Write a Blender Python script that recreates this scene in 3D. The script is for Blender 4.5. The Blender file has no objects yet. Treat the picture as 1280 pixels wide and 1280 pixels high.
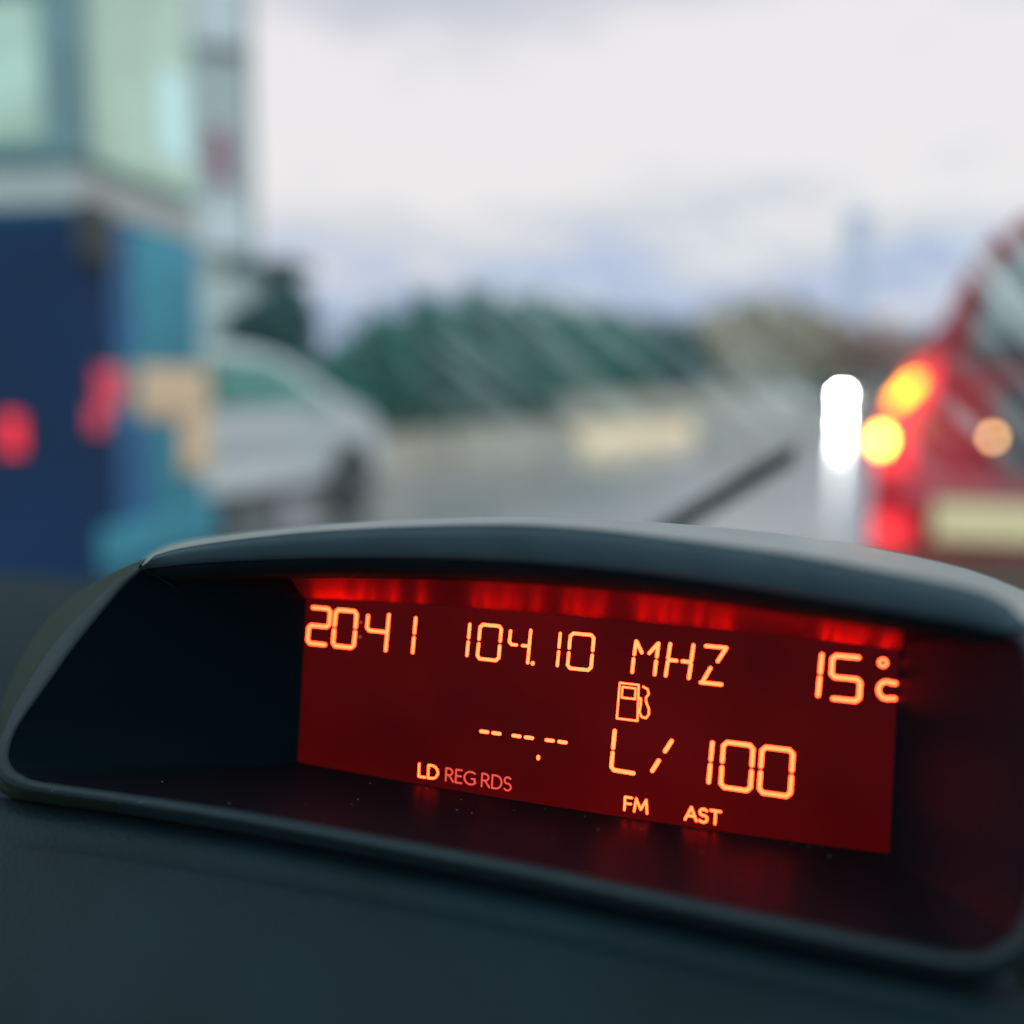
import bpy, bmesh, math, random
import numpy as np
from mathutils import Vector, Matrix
random.seed(7)
rng = np.random.default_rng(7)
S = bpy.context.scene
COL = S.collection
PI = math.pi

# ------------------------------------------------------------------ camera
FPX = 1400.0                                   # focal length in pixels of a 1280 px frame
PITCH = math.atan(159 / FPX)                   # camera looks a little down
YAW = math.atan(591 / FPX)                     # and to the left of the car's heading (+Y)
CAM = Vector((0, 0, 1.2))
FWD = Vector((-math.sin(YAW) * math.cos(PITCH), math.cos(YAW) * math.cos(PITCH), -math.sin(PITCH)))
RGT = Vector((math.cos(YAW), math.sin(YAW), 0))
DWN = FWD.cross(RGT)
cd = bpy.data.cameras.new('camera')
cam = bpy.data.objects.new('camera', cd)
COL.objects.link(cam)
cam.matrix_world = Matrix((( RGT.x, -DWN.x, -FWD.x, CAM.x), (RGT.y, -DWN.y, -FWD.y, CAM.y), (RGT.z, -DWN.z, -FWD.z, CAM.z), (0, 0, 0, 1)))
cd.sensor_width = 36
cd.lens = 36 * FPX / 1280
cd.clip_start = 0.01
cd.clip_end = 6000
cd.dof.use_dof = True
cd.dof.focus_distance = 0.270
cd.dof.aperture_fstop = (cd.lens / 1000) / 0.0098
S.camera = cam

# ------------------------------------------------------------------ sky, sun, exposure
SUN_EL, SUN_AZ = math.radians(38), math.radians(48)     # hidden behind cloud, ahead and to the right of the car
W = bpy.data.worlds.new('World')
S.world = W
W.use_nodes = True
wt = W.node_tree
for n in list(wt.nodes): wt.nodes.remove(n)
def wn(t, **k):
    n = wt.nodes.new(t)
    for a, b in k.items(): setattr(n, a, b)
    return n
def wl(a, b): wt.links.new(a, b)
sky = wn('ShaderNodeTexSky', sky_type='NISHITA')
sky.sun_disc = False
sky.sun_elevation = SUN_EL
sky.sun_rotation = SUN_AZ
bg1 = wn('ShaderNodeBackground'); bg1.inputs[1].default_value = 0.06
wl(sky.outputs[0], bg1.inputs[0])
tc = wn('ShaderNodeTexCoord')
sep = wn('ShaderNodeSeparateXYZ'); wl(tc.outputs['Generated'], sep.inputs[0])
# cloud sheet seen in perspective: direction / (height + c)
zc = wn('ShaderNodeMath', operation='MAXIMUM'); wl(sep.outputs[2], zc.inputs[0]); zc.inputs[1].default_value = 0.0
za = wn('ShaderNodeMath', operation='ADD'); wl(zc.outputs[0], za.inputs[0]); za.inputs[1].default_value = 0.16
dx = wn('ShaderNodeMath', operation='DIVIDE'); wl(sep.outputs[0], dx.inputs[0]); wl(za.outputs[0], dx.inputs[1])
dy = wn('ShaderNodeMath', operation='DIVIDE'); wl(sep.outputs[1], dy.inputs[0]); wl(za.outputs[0], dy.inputs[1])
cmb = wn('ShaderNodeCombineXYZ'); wl(dx.outputs[0], cmb.inputs[0]); wl(dy.outputs[0], cmb.inputs[1])
noi = wn('ShaderNodeTexNoise'); noi.inputs['Scale'].default_value = 1.5; noi.inputs['Detail'].default_value = 4.0; noi.inputs['Roughness'].default_value = 0.5
wl(cmb.outputs[0], noi.inputs['Vector'])
# elevation, disturbed by the noise, picks the cloud tone
na = wn('ShaderNodeMath', operation='MULTIPLY_ADD'); wl(noi.outputs['Fac'], na.inputs[0]); na.inputs[1].default_value = 0.32; na.inputs[2].default_value = -0.16
ev = wn('ShaderNodeMath', operation='ADD'); wl(zc.outputs[0], ev.inputs[0]); wl(na.outputs[0], ev.inputs[1])
rmp = wn('ShaderNodeValToRGB'); wl(ev.outputs[0], rmp.inputs[0])
cr = rmp.color_ramp
def stops(cr, lst):
    while len(cr.elements) > 1: cr.elements.remove(cr.elements[-1])
    for i, (p, c) in enumerate(lst):
        e = cr.elements[0] if i == 0 else cr.elements.new(p)
        e.position = p; e.color = (*c, 1)
stops(cr, [(0.0, (0.42, 0.50, 0.70)), (0.075, (0.50, 0.58, 0.80)), (0.125, (0.78, 0.78, 0.82)), (0.165, (0.95, 0.90, 0.91)),
           (0.275, (0.95, 0.90, 0.92)), (0.34, (0.64, 0.65, 0.74)), (0.42, (0.56, 0.60, 0.66)), (0.8, (0.50, 0.60, 0.64))])
# sky behind the camera is raised and tinted as added fill
azr = wn('ShaderNodeMapRange'); wl(sep.outputs[1], azr.inputs[0])
azr.inputs[1].default_value = -0.6; azr.inputs[2].default_value = 0.5; azr.inputs[3].default_value = 2.4; azr.inputs[4].default_value = 1.0
tin = wn('ShaderNodeMapRange', data_type='FLOAT_VECTOR'); wl(sep.outputs[1], tin.inputs['Vector'])
for k_, v_ in ((7, (-.6,) * 3), (8, (.5,) * 3), (9, (.84, 1.0, .98)), (10, (1.0, 1.0, 1.0))): tin.inputs[k_].default_value = v_
tmul = wn('ShaderNodeMix', data_type='RGBA', blend_type='MULTIPLY'); tmul.inputs[0].default_value = 1.0
wl(rmp.outputs[0], tmul.inputs[6]); wl(tin.outputs['Vector'], tmul.inputs[7])
bg2 = wn('ShaderNodeBackground'); wl(tmul.outputs[2], bg2.inputs[0]); wl(azr.outputs[0], bg2.inputs[1])
mx = wn('ShaderNodeMixShader'); mx.inputs[0].default_value = 0.92
wl(bg1.outputs[0], mx.inputs[1]); wl(bg2.outputs[0], mx.inputs[2])
wo = wn('ShaderNodeOutputWorld'); wl(mx.outputs[0], wo.inputs[0])

sl = bpy.data.lights.new('sun', 'SUN')
sl.energy = 0.8; sl.angle = math.radians(14); sl.color = (1.0, 0.94, 0.86)
so = bpy.data.objects.new('sun', sl); COL.objects.link(so)
sd = Vector((math.sin(SUN_AZ) * math.cos(SUN_EL), math.cos(SUN_AZ) * math.cos(SUN_EL), math.sin(SUN_EL)))
so.rotation_euler = sd.to_track_quat('Z', 'Y').to_euler()

S.view_settings.view_transform = 'Standard'
S.view_settings.look = 'None'
S.view_settings.exposure = 0.0
S.view_settings.gamma = 1.0
S.render.engine = 'CYCLES'
S.cycles.use_denoising = True
S.cycles.max_bounces = 8
S.cycles.transparent_max_bounces = 12
S.cycles.sample_clamp_indirect = 12
S.cycles.caustics_reflective = False
S.cycles.caustics_refractive = False

# ------------------------------------------------------------------ helpers
def ray(px, py): return FWD + RGT * ((px - 640) / FPX) + DWN * ((py - 640) / FPX)
def ground(px, py, z=0.0):
    r = ray(px, py); return CAM + r * ((z - CAM.z) / r.z)

def tag(o, label=None, cat=None, group=None, kind=None):
    if label: o['label'] = label
    if cat: o['category'] = cat
    if group: o['group'] = group
    if kind: o['kind'] = kind
    return o
def empty(name, loc=(0, 0, 0), rz=0.0, label=None, cat=None, group=None):
    o = bpy.data.objects.new(name, None); COL.objects.link(o)
    o.location = loc; o.rotation_euler = (0, 0, rz)
    return tag(o, label, cat, group)
def mesh_obj(name, verts, faces, mat, parent=None, smooth=False):
    me = bpy.data.meshes.new(name)
    me.from_pydata([tuple(v) for v in verts], [], faces)
    me.update()
    if mat: me.materials.append(mat)
    if smooth: me.polygons.foreach_set('use_smooth', [True] * len(me.polygons))
    o = bpy.data.objects.new(name, me); COL.objects.link(o)
    if parent: o.parent = parent
    return o
def bm_obj(name, bm, mat, parent=None, smooth=False):
    bmesh.ops.recalc_face_normals(bm, faces=bm.faces)
    me = bpy.data.meshes.new(name); bm.to_mesh(me); bm.free()
    if mat: me.materials.append(mat)
    if smooth: me.polygons.foreach_set('use_smooth', [True] * len(me.polygons))
    o = bpy.data.objects.new(name, me); COL.objects.link(o)
    if parent: o.parent = parent
    return o
def add_box(bm, x0, x1, y0, y1, z0, z1, bev=0.0, seg=2):
    r = bmesh.ops.create_cube(bm, size=1.0)
    vs = r['verts']
    for v in vs:
        v.co = Vector((x0 + (v.co.x + .5) * (x1 - x0), y0 + (v.co.y + .5) * (y1 - y0), z0 + (v.co.z + .5) * (z1 - z0)))
    if bev > 0:
        es = list({e for v in vs for e in v.link_edges})
        bmesh.ops.bevel(bm, geom=es, offset=bev, segments=seg, affect='EDGES', profile=0.5)
def box(name, b, mat, parent=None, bev=0.0, seg=2):
    bm = bmesh.new(); add_box(bm, *b, bev=bev, seg=seg)
    return bm_obj(name, bm, mat, parent, smooth=False)
def add_lathe(bm, prof, n=24, axis='Z', org=(0, 0, 0)):
    """prof: (radius, height) list, closed at both ends when radius is 0."""
    rings = []
    for r, h in prof:
        ring = []
        for i in range(n):
            a = 2 * PI * i / n
            p = (r * math.cos(a), r * math.sin(a), h)
            if axis == 'X': p = (p[2], p[0], p[1])
            elif axis == 'Y': p = (p[0], p[2], p[1])
            ring.append(bm.verts.new((p[0] + org[0], p[1] + org[1], p[2] + org[2])))
        rings.append(ring)
    for a, b in zip(rings, rings[1:]):
        for i in range(n):
            bm.faces.new((a[i], a[(i + 1) % n], b[(i + 1) % n], b[i]))
    bm.faces.new(rings[0]); bm.faces.new(rings[-1])
def loft(name, rings, mat, parent=None, closed=False, smooth=True, flip=False):
    n = len(rings[0]); vs = [p for r in rings for p in r]; fs = []
    for k in range(len(rings) - 1):
        for i in range(n if closed else n - 1):
            j = (i + 1) % n
            f = (k * n + i, k * n + j, (k + 1) * n + j, (k + 1) * n + i)
            fs.append(f[::-1] if flip else f)
    return mesh_obj(name, vs, fs, mat, parent, smooth)

# ------------------------------------------------------------------ materials
def new_mat(name):
    m = bpy.data.materials.new(name); m.use_nodes = True
    return m, m.node_tree, m.node_tree.nodes['Principled BSDF']
def pbr(name, col, rough=0.5, metal=0.0, vary=0.0, scale=5.0, bump=0.0, bscale=200.0, bdist=0.0005, spec=0.5, coat=0.0, rvary=0.0, col2=None):
    m, t, b = new_mat(name)
    b.inputs['Base Color'].default_value = (*col, 1)
    b.inputs['Roughness'].default_value = rough
    b.inputs['Metallic'].default_value = metal
    b.inputs['Specular IOR Level'].default_value = spec
    b.inputs['Coat Weight'].default_value = coat
    tcn = t.nodes.new('ShaderNodeTexCoord')
    if vary > 0 or col2:
        n = t.nodes.new('ShaderNodeTexNoise'); n.inputs['Scale'].default_value = scale; n.inputs['Detail'].default_value = 5
        t.links.new(tcn.outputs['Object'], n.inputs['Vector'])
        r = t.nodes.new('ShaderNodeValToRGB'); t.links.new(n.outputs['Fac'], r.inputs[0])
        c2 = col2 or tuple(min(1, c * (1 + vary)) for c in col)
        c1 = col if col2 else tuple(c * (1 - vary) for c in col)
        stops(r.color_ramp, [(0.32, c1), (0.68, c2)])
        t.links.new(r.outputs[0], b.inputs['Base Color'])
        if rvary:
            mr = t.nodes.new('ShaderNodeMapRange'); t.links.new(n.outputs['Fac'], mr.inputs[0])
            mr.inputs[1].default_value = .3; mr.inputs[2].default_value = .7
            mr.inputs[3].default_value = rough - rvary; mr.inputs[4].default_value = rough + rvary
            t.links.new(mr.outputs[0], b.inputs['Roughness'])
    if bump > 0:
        n = t.nodes.new('ShaderNodeTexNoise'); n.inputs['Scale'].default_value = bscale; n.inputs['Detail'].default_value = 3
        t.links.new(tcn.outputs['Object'], n.inputs['Vector'])
        bp = t.nodes.new('ShaderNodeBump'); bp.inputs['Strength'].default_value = bump; bp.inputs['Distance'].default_value = bdist
        t.links.new(n.outputs['Fac'], bp.inputs['Height']); t.links.new(bp.outputs[0], b.inputs['Normal'])
    return m
def emit(name, col, strength=1.0, base=(0.02, 0.02, 0.02)):
    m, t, b = new_mat(name)
    b.inputs['Base Color'].default_value = (*base, 1)
    b.inputs['Roughness'].default_value = 0.3
    b.inputs['Emission Color'].default_value = (*col, 1)
    b.inputs['Emission Strength'].default_value = strength
    return m

# pose of the display in the car: x along its width, y up its face, z out toward the viewer
def cam2w(v): return RGT * v[0] + DWN * v[1] + FWD * v[2]
DX = cam2w((0.9197518, 0.0442410, -0.3899992))
DY = cam2w((0.0515124, -0.9986387, 0.0081998))
DZ = cam2w((-0.3891055, -0.0276315, -0.9207787))
DO = CAM + cam2w((-0.3803053, 0.4427435, 1.9866695)) * .15
M = {}
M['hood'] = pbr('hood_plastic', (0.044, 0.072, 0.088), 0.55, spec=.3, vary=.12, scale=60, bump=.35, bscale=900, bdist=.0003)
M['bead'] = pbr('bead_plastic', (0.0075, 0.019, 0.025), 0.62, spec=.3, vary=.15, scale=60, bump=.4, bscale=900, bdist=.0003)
M['hood_top'] = pbr('hood_top_lit', (0.20, 0.21, 0.21), 0.42, vary=.1, scale=60, bump=.3, bscale=900, bdist=.0003)  # lighter copy of the hood plastic, sky highlight put into the colour
M['rim'] = pbr('rim_plastic', (0.010, 0.020, 0.012), 0.65, spec=.2, vary=.12, scale=50, bump=.35, bscale=900, bdist=.0003)
def satin(name, dif, gls, rough, aniso=0.0, tangent=None):
    """dark plastic with a coloured satin reflection"""
    m = bpy.data.materials.new(name); m.use_nodes = True; t = m.node_tree
    for n in list(t.nodes): t.nodes.remove(n)
    d = t.nodes.new('ShaderNodeBsdfDiffuse'); d.inputs[0].default_value = (*dif, 1)
    g = t.nodes.new('ShaderNodeBsdfGlossy'); g.inputs[1].default_value = rough
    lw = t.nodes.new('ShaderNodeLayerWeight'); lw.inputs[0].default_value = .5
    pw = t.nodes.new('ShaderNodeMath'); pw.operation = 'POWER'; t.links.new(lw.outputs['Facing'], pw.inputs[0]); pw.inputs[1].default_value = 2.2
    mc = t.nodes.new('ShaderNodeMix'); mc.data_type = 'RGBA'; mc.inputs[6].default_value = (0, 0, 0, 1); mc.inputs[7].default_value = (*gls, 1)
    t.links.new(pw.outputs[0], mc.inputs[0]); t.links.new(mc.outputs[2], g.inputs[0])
    tcn = t.nodes.new('ShaderNodeTexCoord'); n = t.nodes.new('ShaderNodeTexNoise'); n.inputs['Scale'].default_value = 900
    t.links.new(tcn.outputs['Object'], n.inputs['Vector'])
    bp = t.nodes.new('ShaderNodeBump'); bp.inputs['Strength'].default_value = .12; bp.inputs['Distance'].default_value = .0002
    t.links.new(n.outputs['Fac'], bp.inputs['Height']); t.links.new(bp.outputs[0], g.inputs['Normal']); t.links.new(bp.outputs[0], d.inputs['Normal'])
    if tangent is not None:
        g.inputs['Anisotropy'].default_value = aniso
        cx = t.nodes.new('ShaderNodeCombineXYZ')
        for k_ in range(3): cx.inputs[k_].default_value = tangent[k_]
        t.links.new(cx.outputs[0], g.inputs['Tangent'])
    a = t.nodes.new('ShaderNodeAddShader'); t.links.new(d.outputs[0], a.inputs[0]); t.links.new(g.outputs[0], a.inputs[1])
    o = t.nodes.new('ShaderNodeOutputMaterial'); t.links.new(a.outputs[0], o.inputs[0])
    return m
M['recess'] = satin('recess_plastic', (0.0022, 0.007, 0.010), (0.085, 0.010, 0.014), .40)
M['ceiling'] = satin('ceiling_red_reflection', (0.09, 0.006, 0.009), (0.66, 0.034, 0.044), .44, .28, DX)  # red reflection of the digits put into both colours
M['lip'] = pbr('lip_plastic', (.003, .0065, .009), .8, vary=.2, scale=60, spec=.1)
M['dash'] = pbr('dash_plastic', (0.0036, 0.0125, 0.0175), 0.6, spec=.15, vary=.2, scale=30, bump=.8, bscale=700, bdist=.0004)
M['rubber'] = pbr('black_rubber', (0.005, 0.010, 0.013), 0.8, spec=.1, vary=.2, scale=40)
M['tyre'] = pbr('tyre_rubber', (0.018, 0.022, 0.024), 0.8, vary=.25, scale=20)
M['alloy'] = pbr('wheel_metal', (0.35, 0.37, 0.38), 0.35, metal=.8, vary=.15, scale=15)

# ------------------------------------------------------------------ setting: ground, road, pavement
def wet(name, c1, c2, r1, r2, scale):
    m, t, b = new_mat(name)
    tcn = t.nodes.new('ShaderNodeTexCoord')
    n = t.nodes.new('ShaderNodeTexNoise'); n.inputs['Scale'].default_value = scale; n.inputs['Detail'].default_value = 6
    t.links.new(tcn.outputs['Object'], n.inputs['Vector'])
    r = t.nodes.new('ShaderNodeValToRGB'); t.links.new(n.outputs['Fac'], r.inputs[0]); stops(r.color_ramp, [(.3, c1), (.7, c2)])
    t.links.new(r.outputs[0], b.inputs['Base Color'])
    n2 = t.nodes.new('ShaderNodeTexNoise'); n2.inputs['Scale'].default_value = scale * .25; n2.inputs['Detail'].default_value = 4
    t.links.new(tcn.outputs['Object'], n2.inputs['Vector'])
    mr = t.nodes.new('ShaderNodeMapRange'); t.links.new(n2.outputs['Fac'], mr.inputs[0])
    mr.inputs[1].default_value = .35; mr.inputs[2].default_value = .65; mr.inputs[3].default_value = r1; mr.inputs[4].default_value = r2
    t.links.new(mr.outputs[0], b.inputs['Roughness'])
    b.inputs['IOR'].default_value = 1.4
    n3 = t.nodes.new('ShaderNodeTexNoise'); n3.inputs['Scale'].default_value = 90; n3.inputs['Detail'].default_value = 2
    t.links.new(tcn.outputs['Object'], n3.inputs['Vector'])
    bp = t.nodes.new('ShaderNodeBump'); bp.inputs['Strength'].default_value = .06; bp.inputs['Distance'].default_value = .001
    t.links.new(n3.outputs['Fac'], bp.inputs['Height']); t.links.new(bp.outputs[0], b.inputs['Normal'])
    return m
M['asphalt'] = wet('wet_asphalt', (0.15, 0.160, 0.17), (0.20, 0.21, 0.22), .10, .26, 3)
M['paving'] = wet('wet_paving', (0.16, 0.16, 0.14), (0.23, 0.22, 0.19), .3, .5, 2)
M['soil'] = wet('verge_soil', (0.05, 0.065, 0.045), (0.08, 0.09, 0.06), .7, .9, .6)
M['kerb'] = pbr('kerb_stone', (0.30, 0.29, 0.26), .5, vary=.2, scale=3)

def sheet(name, x0, x1, y0, y1, z, mat, nx=8, ny=8):
    vs = [(x0 + (x1 - x0) * i / nx, y0 + (y1 - y0) * j / ny, z) for j in range(ny + 1) for i in range(nx + 1)]
    fs = [(j * (nx + 1) + i, j * (nx + 1) + i + 1, (j + 1) * (nx + 1) + i + 1, (j + 1) * (nx + 1) + i) for j in range(ny) for i in range(nx)]
    return tag(mesh_obj(name, vs, fs, mat), kind='structure')
sheet('ground', -3000, 3000, -3000, 3000, 0.0, M['soil'])
sheet('road', -8.6, 8.0, -60, 900, 0.004, M['asphalt'], 4, 40)
tag(box('pavement', (-12.5, -8.78, -60, 900, 0.0, 0.125), M['paving'], bev=.0), kind='structure')
tag(box('kerb', (-8.78, -8.6, -60, 900, 0.0, 0.14), M['kerb'], bev=.02), kind='structure')

# ------------------------------------------------------------------ trees
def leaf_mat(name, c1, c2):
    m, t, b = new_mat(name)
    g = t.nodes.new('ShaderNodeNewGeometry')
    r = t.nodes.new('ShaderNodeValToRGB'); t.links.new(g.outputs['Random Per Island'], r.inputs[0])
    stops(r.color_ramp, [(0.0, c1), (1.0, c2)])
    t.links.new(r.outputs[0], b.inputs['Base Color'])
    b.inputs['Roughness'].default_value = .5
    return m
M['leaf'] = leaf_mat('green_leaves', (0.012, 0.10, 0.09), (0.075, 0.34, 0.29))
M['leaf_dark'] = leaf_mat('dark_leaves', (0.022, 0.10, 0.11), (0.045, 0.17, 0.17))
M['leaf_tan'] = leaf_mat('tan_leaves', (0.34, 0.28, 0.20), (0.52, 0.44, 0.33))
M['leaf_rust'] = leaf_mat('rust_leaves', (0.30, 0.17, 0.14), (0.48, 0.30, 0.25))
M['bark'] = pbr('bark', (0.06, 0.05, 0.042), .85, vary=.35, scale=12)
def crown_mesh(lobes, n, size):
    """many leaf quads scattered through the volume of several lobes (cx,cy,cz,rx,ry,rz)"""
    vol = np.array([l[3] * l[4] * l[5] for l in lobes]); vol = vol ** .6; pick = rng.choice(len(lobes), n, p=vol / vol.sum())
    L = np.array(lobes)[pick]
    d = rng.normal(size=(n, 3)); d /= np.linalg.norm(d, axis=1)[:, None]
    rad = rng.random(n) ** .45
    rad *= 1 + .18 * np.sin(5 * d[:, 0] + 3 * d[:, 1] + pick) + .12 * rng.normal(size=n)
    c = L[:, :3] + d * rad[:, None] * L[:, 3:]
    u = rng.normal(size=(n, 3)); u /= np.linalg.norm(u, axis=1)[:, None]
    w = np.cross(u, rng.normal(size=(n, 3))); w /= np.linalg.norm(w, axis=1)[:, None]
    s = size * (.6 + .8 * rng.random(n))[:, None]
    q = np.stack([c - u * s, c - w * s * .45, c + u * s, c + w * s * .45], 1).reshape(-1, 3)
    return q, [(4 * i, 4 * i + 1, 4 * i + 2, 4 * i + 3) for i in range(n)]
def trunk_bm(h, r, limbs):
    bm = bmesh.new()
    def limb(p, q, r0, r1, n=8):
        p, q = Vector(p), Vector(q); ax = (q - p).normalized()
        a = ax.orthogonal().normalized(); b = ax.cross(a)
        rings = []
        for k in range(5):
            t = k / 4; c = p.lerp(q, t); rr = r0 + (r1 - r0) * t
            if 0 < k < 4: c = c + Vector((random.uniform(-1, 1), random.uniform(-1, 1), 0)) * r0 * .3
            rings.append([bm.verts.new(c + (a * math.cos(2 * PI * i / n) + b * math.sin(2 * PI * i / n)) * rr) for i in range(n)])
        for A, B in zip(rings, rings[1:]):
            for i in range(n): bm.faces.new((A[i], A[(i + 1) % n], B[(i + 1) % n], B[i]))
        bm.faces.new(rings[0]); bm.faces.new(rings[-1])
    limb((0, 0, -.1), (0, 0, h), r, r * .55)
    for q in limbs: limb((0, 0, h * .75), q, r * .45, r * .15)
    return bm
def tree(loc, lobes, n, size, leaf, label, group=None, name='tree', tr=.16):
    t = empty(name, loc, random.uniform(-.2, .2), label, 'tree', group)
    q, f = crown_mesh(lobes, n, size)
    mesh_obj('crown', q, f, leaf, t)
    zmin = min(l[2] for l in lobes)
    bm_obj('trunk', trunk_bm(max(.4, zmin), tr, [(l[0] * .8, l[1] * .8, l[2]) for l in lobes]), M['bark'], t, True)
    return t
def place(px, dist):
    """ground point below a pixel column at a distance along the view"""
    r = ray(px, 481); v = Vector((r.x, r.y, 0)).normalized(); return Vector((v.x * dist, v.y * dist, 0))
def zat(py, px, dist):
    """height that shows at pixel row py for something at that horizontal distance"""
    r = ray(px, py); return CAM.z + r.z / math.hypot(r.x, r.y) * dist

# row of green trees behind the pavement: (px, distance, top row, half width px, leaf, label)
row = [(420, 27, 432, 34, 'leaf', 'low dark bush at the open end of the tree row beside the pale parked car'),
       (470, 30, 386, 44, 'leaf', 'outermost round green tree of the row, beside the gap of bright sky'),
       (528, 33, 365, 48, 'leaf', 'tall round green tree second along the row from the sky gap'),
       (590, 36, 358, 46, 'leaf', 'tallest broad green tree in the middle of the row above the road'),
       (650, 40, 364, 44, 'leaf', 'green tree just past the tallest one in the row behind the barrier'),
       (705, 45, 376, 40, 'leaf', 'green tree of the row standing above the dull end of the barrier'),
       (755, 50, 384, 38, 'leaf', 'green tree of the row standing above the warm streak block'),
       (800, 56, 390, 36, 'leaf_dark', 'dark tree next to last of the row where it nears the tan trees'),
       (842, 62, 402, 30, 'leaf_dark', 'dark last tree of the green row touching the tan trees')]
for px, d, top, hw, lf, lab in row:
    H = zat(top, px, d); wd = hw * d / FPX * 1.25
    lobes = [(0, 0, H * .58, wd, wd, H * .40), (-wd * .5, .2, H * .42, wd * .8, wd * .8, H * .36), (wd * .55, -.2, H * .42, wd * .8, wd * .8, H * .36),
             (wd * .1, 0, H * .8, wd * .55, wd * .55, H * .2), (0, -wd * .3, H * .22, wd * 1.1, wd * .8, H * .25)]
    tree(place(px, d), lobes, 2600, .17 * d / 35, M[lf], lab, 'green trees in a row along the road')
# the small tree with a flat top by the pole
d = 17.0
tz = lambda y: zat(y, 340, d)
k = d / FPX * 1.12
t = tree(place(340, d), [(-14 * k, 0, tz(337), 34 * k, .25, 7 * k), (14 * k, 0, tz(337), 30 * k, .25, 9 * k), (10 * k, 0, tz(362), 15 * k, .2, 28 * k),
                         (6 * k, 0, tz(405), 40 * k, .5, 27 * k), (22 * k, 0, tz(385), 20 * k, .4, 24 * k), (-22 * k, 0, tz(402), 24 * k, .4, 14 * k), (0, 0, tz(440), 55 * k, .5, 30 * k)],
         9000, .075, M['leaf_dark'], 'small dark tree with a flat spread top at the foot of the thin pole', None, 'ornamental_tree', .09)
t.rotation_euler.z = YAW

# far trees: tan and rust crowns near the horizon
far = [(880, 120, 392, 40, 'leaf_tan', 'pale tan tree touching the dark end of the green row'),
       (925, 130, 368, 44, 'leaf_tan', 'highest pale tan tree on the far roadside'),
       (975, 140, 372, 44, 'leaf_tan', 'pale tan tree next to the rust brown trees'),
       (1025, 150, 392, 38, 'leaf_rust', 'rust brown tree between the tan trees and the far tower'),
       (1080, 150, 402, 42, 'leaf_rust', 'rust brown tree at the foot of the far tower'),
       (1140, 160, 408, 44, 'leaf_rust', 'rust brown tree half behind the tail lamp of the red car'),
       (1200, 160, 400, 44, 'leaf_rust', 'rust brown tree hidden mostly behind the red car')]
for px, d, top, hw, lf, lab in far:
    H = zat(top, px, d); wd = hw * d / FPX * 1.2
    lobes = [(0, 0, H * .6, wd, wd, H * .40), (-wd * .6, 0, H * .4, wd * .8, wd, H * .36), (wd * .6, 0, H * .4, wd * .8, wd, H * .36), (0, 0, H * .2, wd * 1.2, wd, H * .22)]
    tree(place(px, d), lobes, 1800, .8, M[lf], lab, 'far trees by the horizon', 'tree', .3)
# low dark hedge line below the far trees
hp = [place(px, dd) for px, dd in ((1010, 72), (960, 66), (905, 62), (850, 56))]
for i, (px, dd) in enumerate(((870, 70), (935, 76), (1000, 82))):
    p = place(px, dd); wd = 36 * dd / FPX * 1.2
    q, f = crown_mesh([(0, 0, .7, wd, .8, .75), (-wd * .4, 0, .9, wd * .5, .7, .7)], 900, .3)
    tag(mesh_obj('hedge', q, f, M['leaf_dark']), ['low dark hedge below the pale tan tree nearest the green row', 'low dark hedge below the highest tan tree', 'low dark hedge where tan trees turn to rust'][i], 'hedge', 'low hedges along the far road').location = p

# ------------------------------------------------------------------ tower, building, pole, barriers
M['tower'] = pbr('tower_hazed', (0.66, 0.65, 0.80), .7, vary=.06, scale=.1)  # distance haze put into the pale blue colour
M['facade'] = pbr('facade_plaster', (0.55, 0.58, 0.57), .8, vary=.1, scale=.6)
M['white'] = pbr('white_paint', (0.72, 0.72, 0.74), .6, vary=.05, scale=2)
M['pane'] = pbr('window_pane', (0.45, 0.50, 0.50), .12)
M['sign_red'] = pbr('sign_red', (0.35, 0.10, 0.15), .5, vary=.1)
M['steel'] = pbr('pole_steel', (0.10, 0.16, 0.16), .45, metal=.3, vary=.2, scale=8)
M['cream'] = pbr('warm_streak_block', (0.98, 0.72, 0.46), .6, vary=.08, scale=2)  # bright streak on the road put into a block's colour
M['stone'] = pbr('stone_barrier', (0.36, 0.32, 0.27), .75, vary=.18, scale=2)

tp = place(1066, 320)
tw = empty('tower', tp, YAW, 'slim pale blue tower far off against the sky above the rust trees', 'tower')
hh = zat(262, 1066, 320)
bm = bmesh.new(); add_lathe(bm, [(3.6, 0), (3.3, hh * .55), (3.1, hh * .93), (3.7, hh * .94), (3.7, hh * .98), (2.2, hh)], 20)
bm_obj('shaft', bm, M['tower'], tw, False)
bm = bmesh.new(); add_lathe(bm, [(.35, hh), (.1, hh + 6)], 8); bm_obj('mast', bm, M['tower'], tw)

bp_ = place(325, 26.0)
bu = empty('apartment_building', bp_, YAW + .33, 'pale grey tall building behind the tram beside the thin pole', 'building')
box('wall', (-9, 0, 0, 9, 0, 13.5), M['facade'], bu, bev=.03)
box('roof', (-9.2, .2, -.2, 9.2, 13.5, 13.8), M['facade'], bu, bev=.03)
bm_w = 0
for fz in range(4):
    for fx in range(5):
        x = -1.75 - fx * 1.75; z = 1.2 + fz * 3.1
        f = box('window', (x, x + 1.15, -.05, .0 - .002, z, z + 1.7), M['white'], bu, bev=.01)
        box('pane', (x + .1, x + 1.05, -.07, -.052, z + .1, z + 1.6), M['pane'], f)
for z0, z1 in ((4.05, 4.85), (8.35, 10.1)):
    box('bay', (-1.25, -.18, -.5, -.072, z0, z1), M['white'], bu, bev=.05)
box('sign_board', (-.95, -.55, -.22, -.075, 5.55, 6.7), M['sign_red'], bu, bev=.02)

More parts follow.
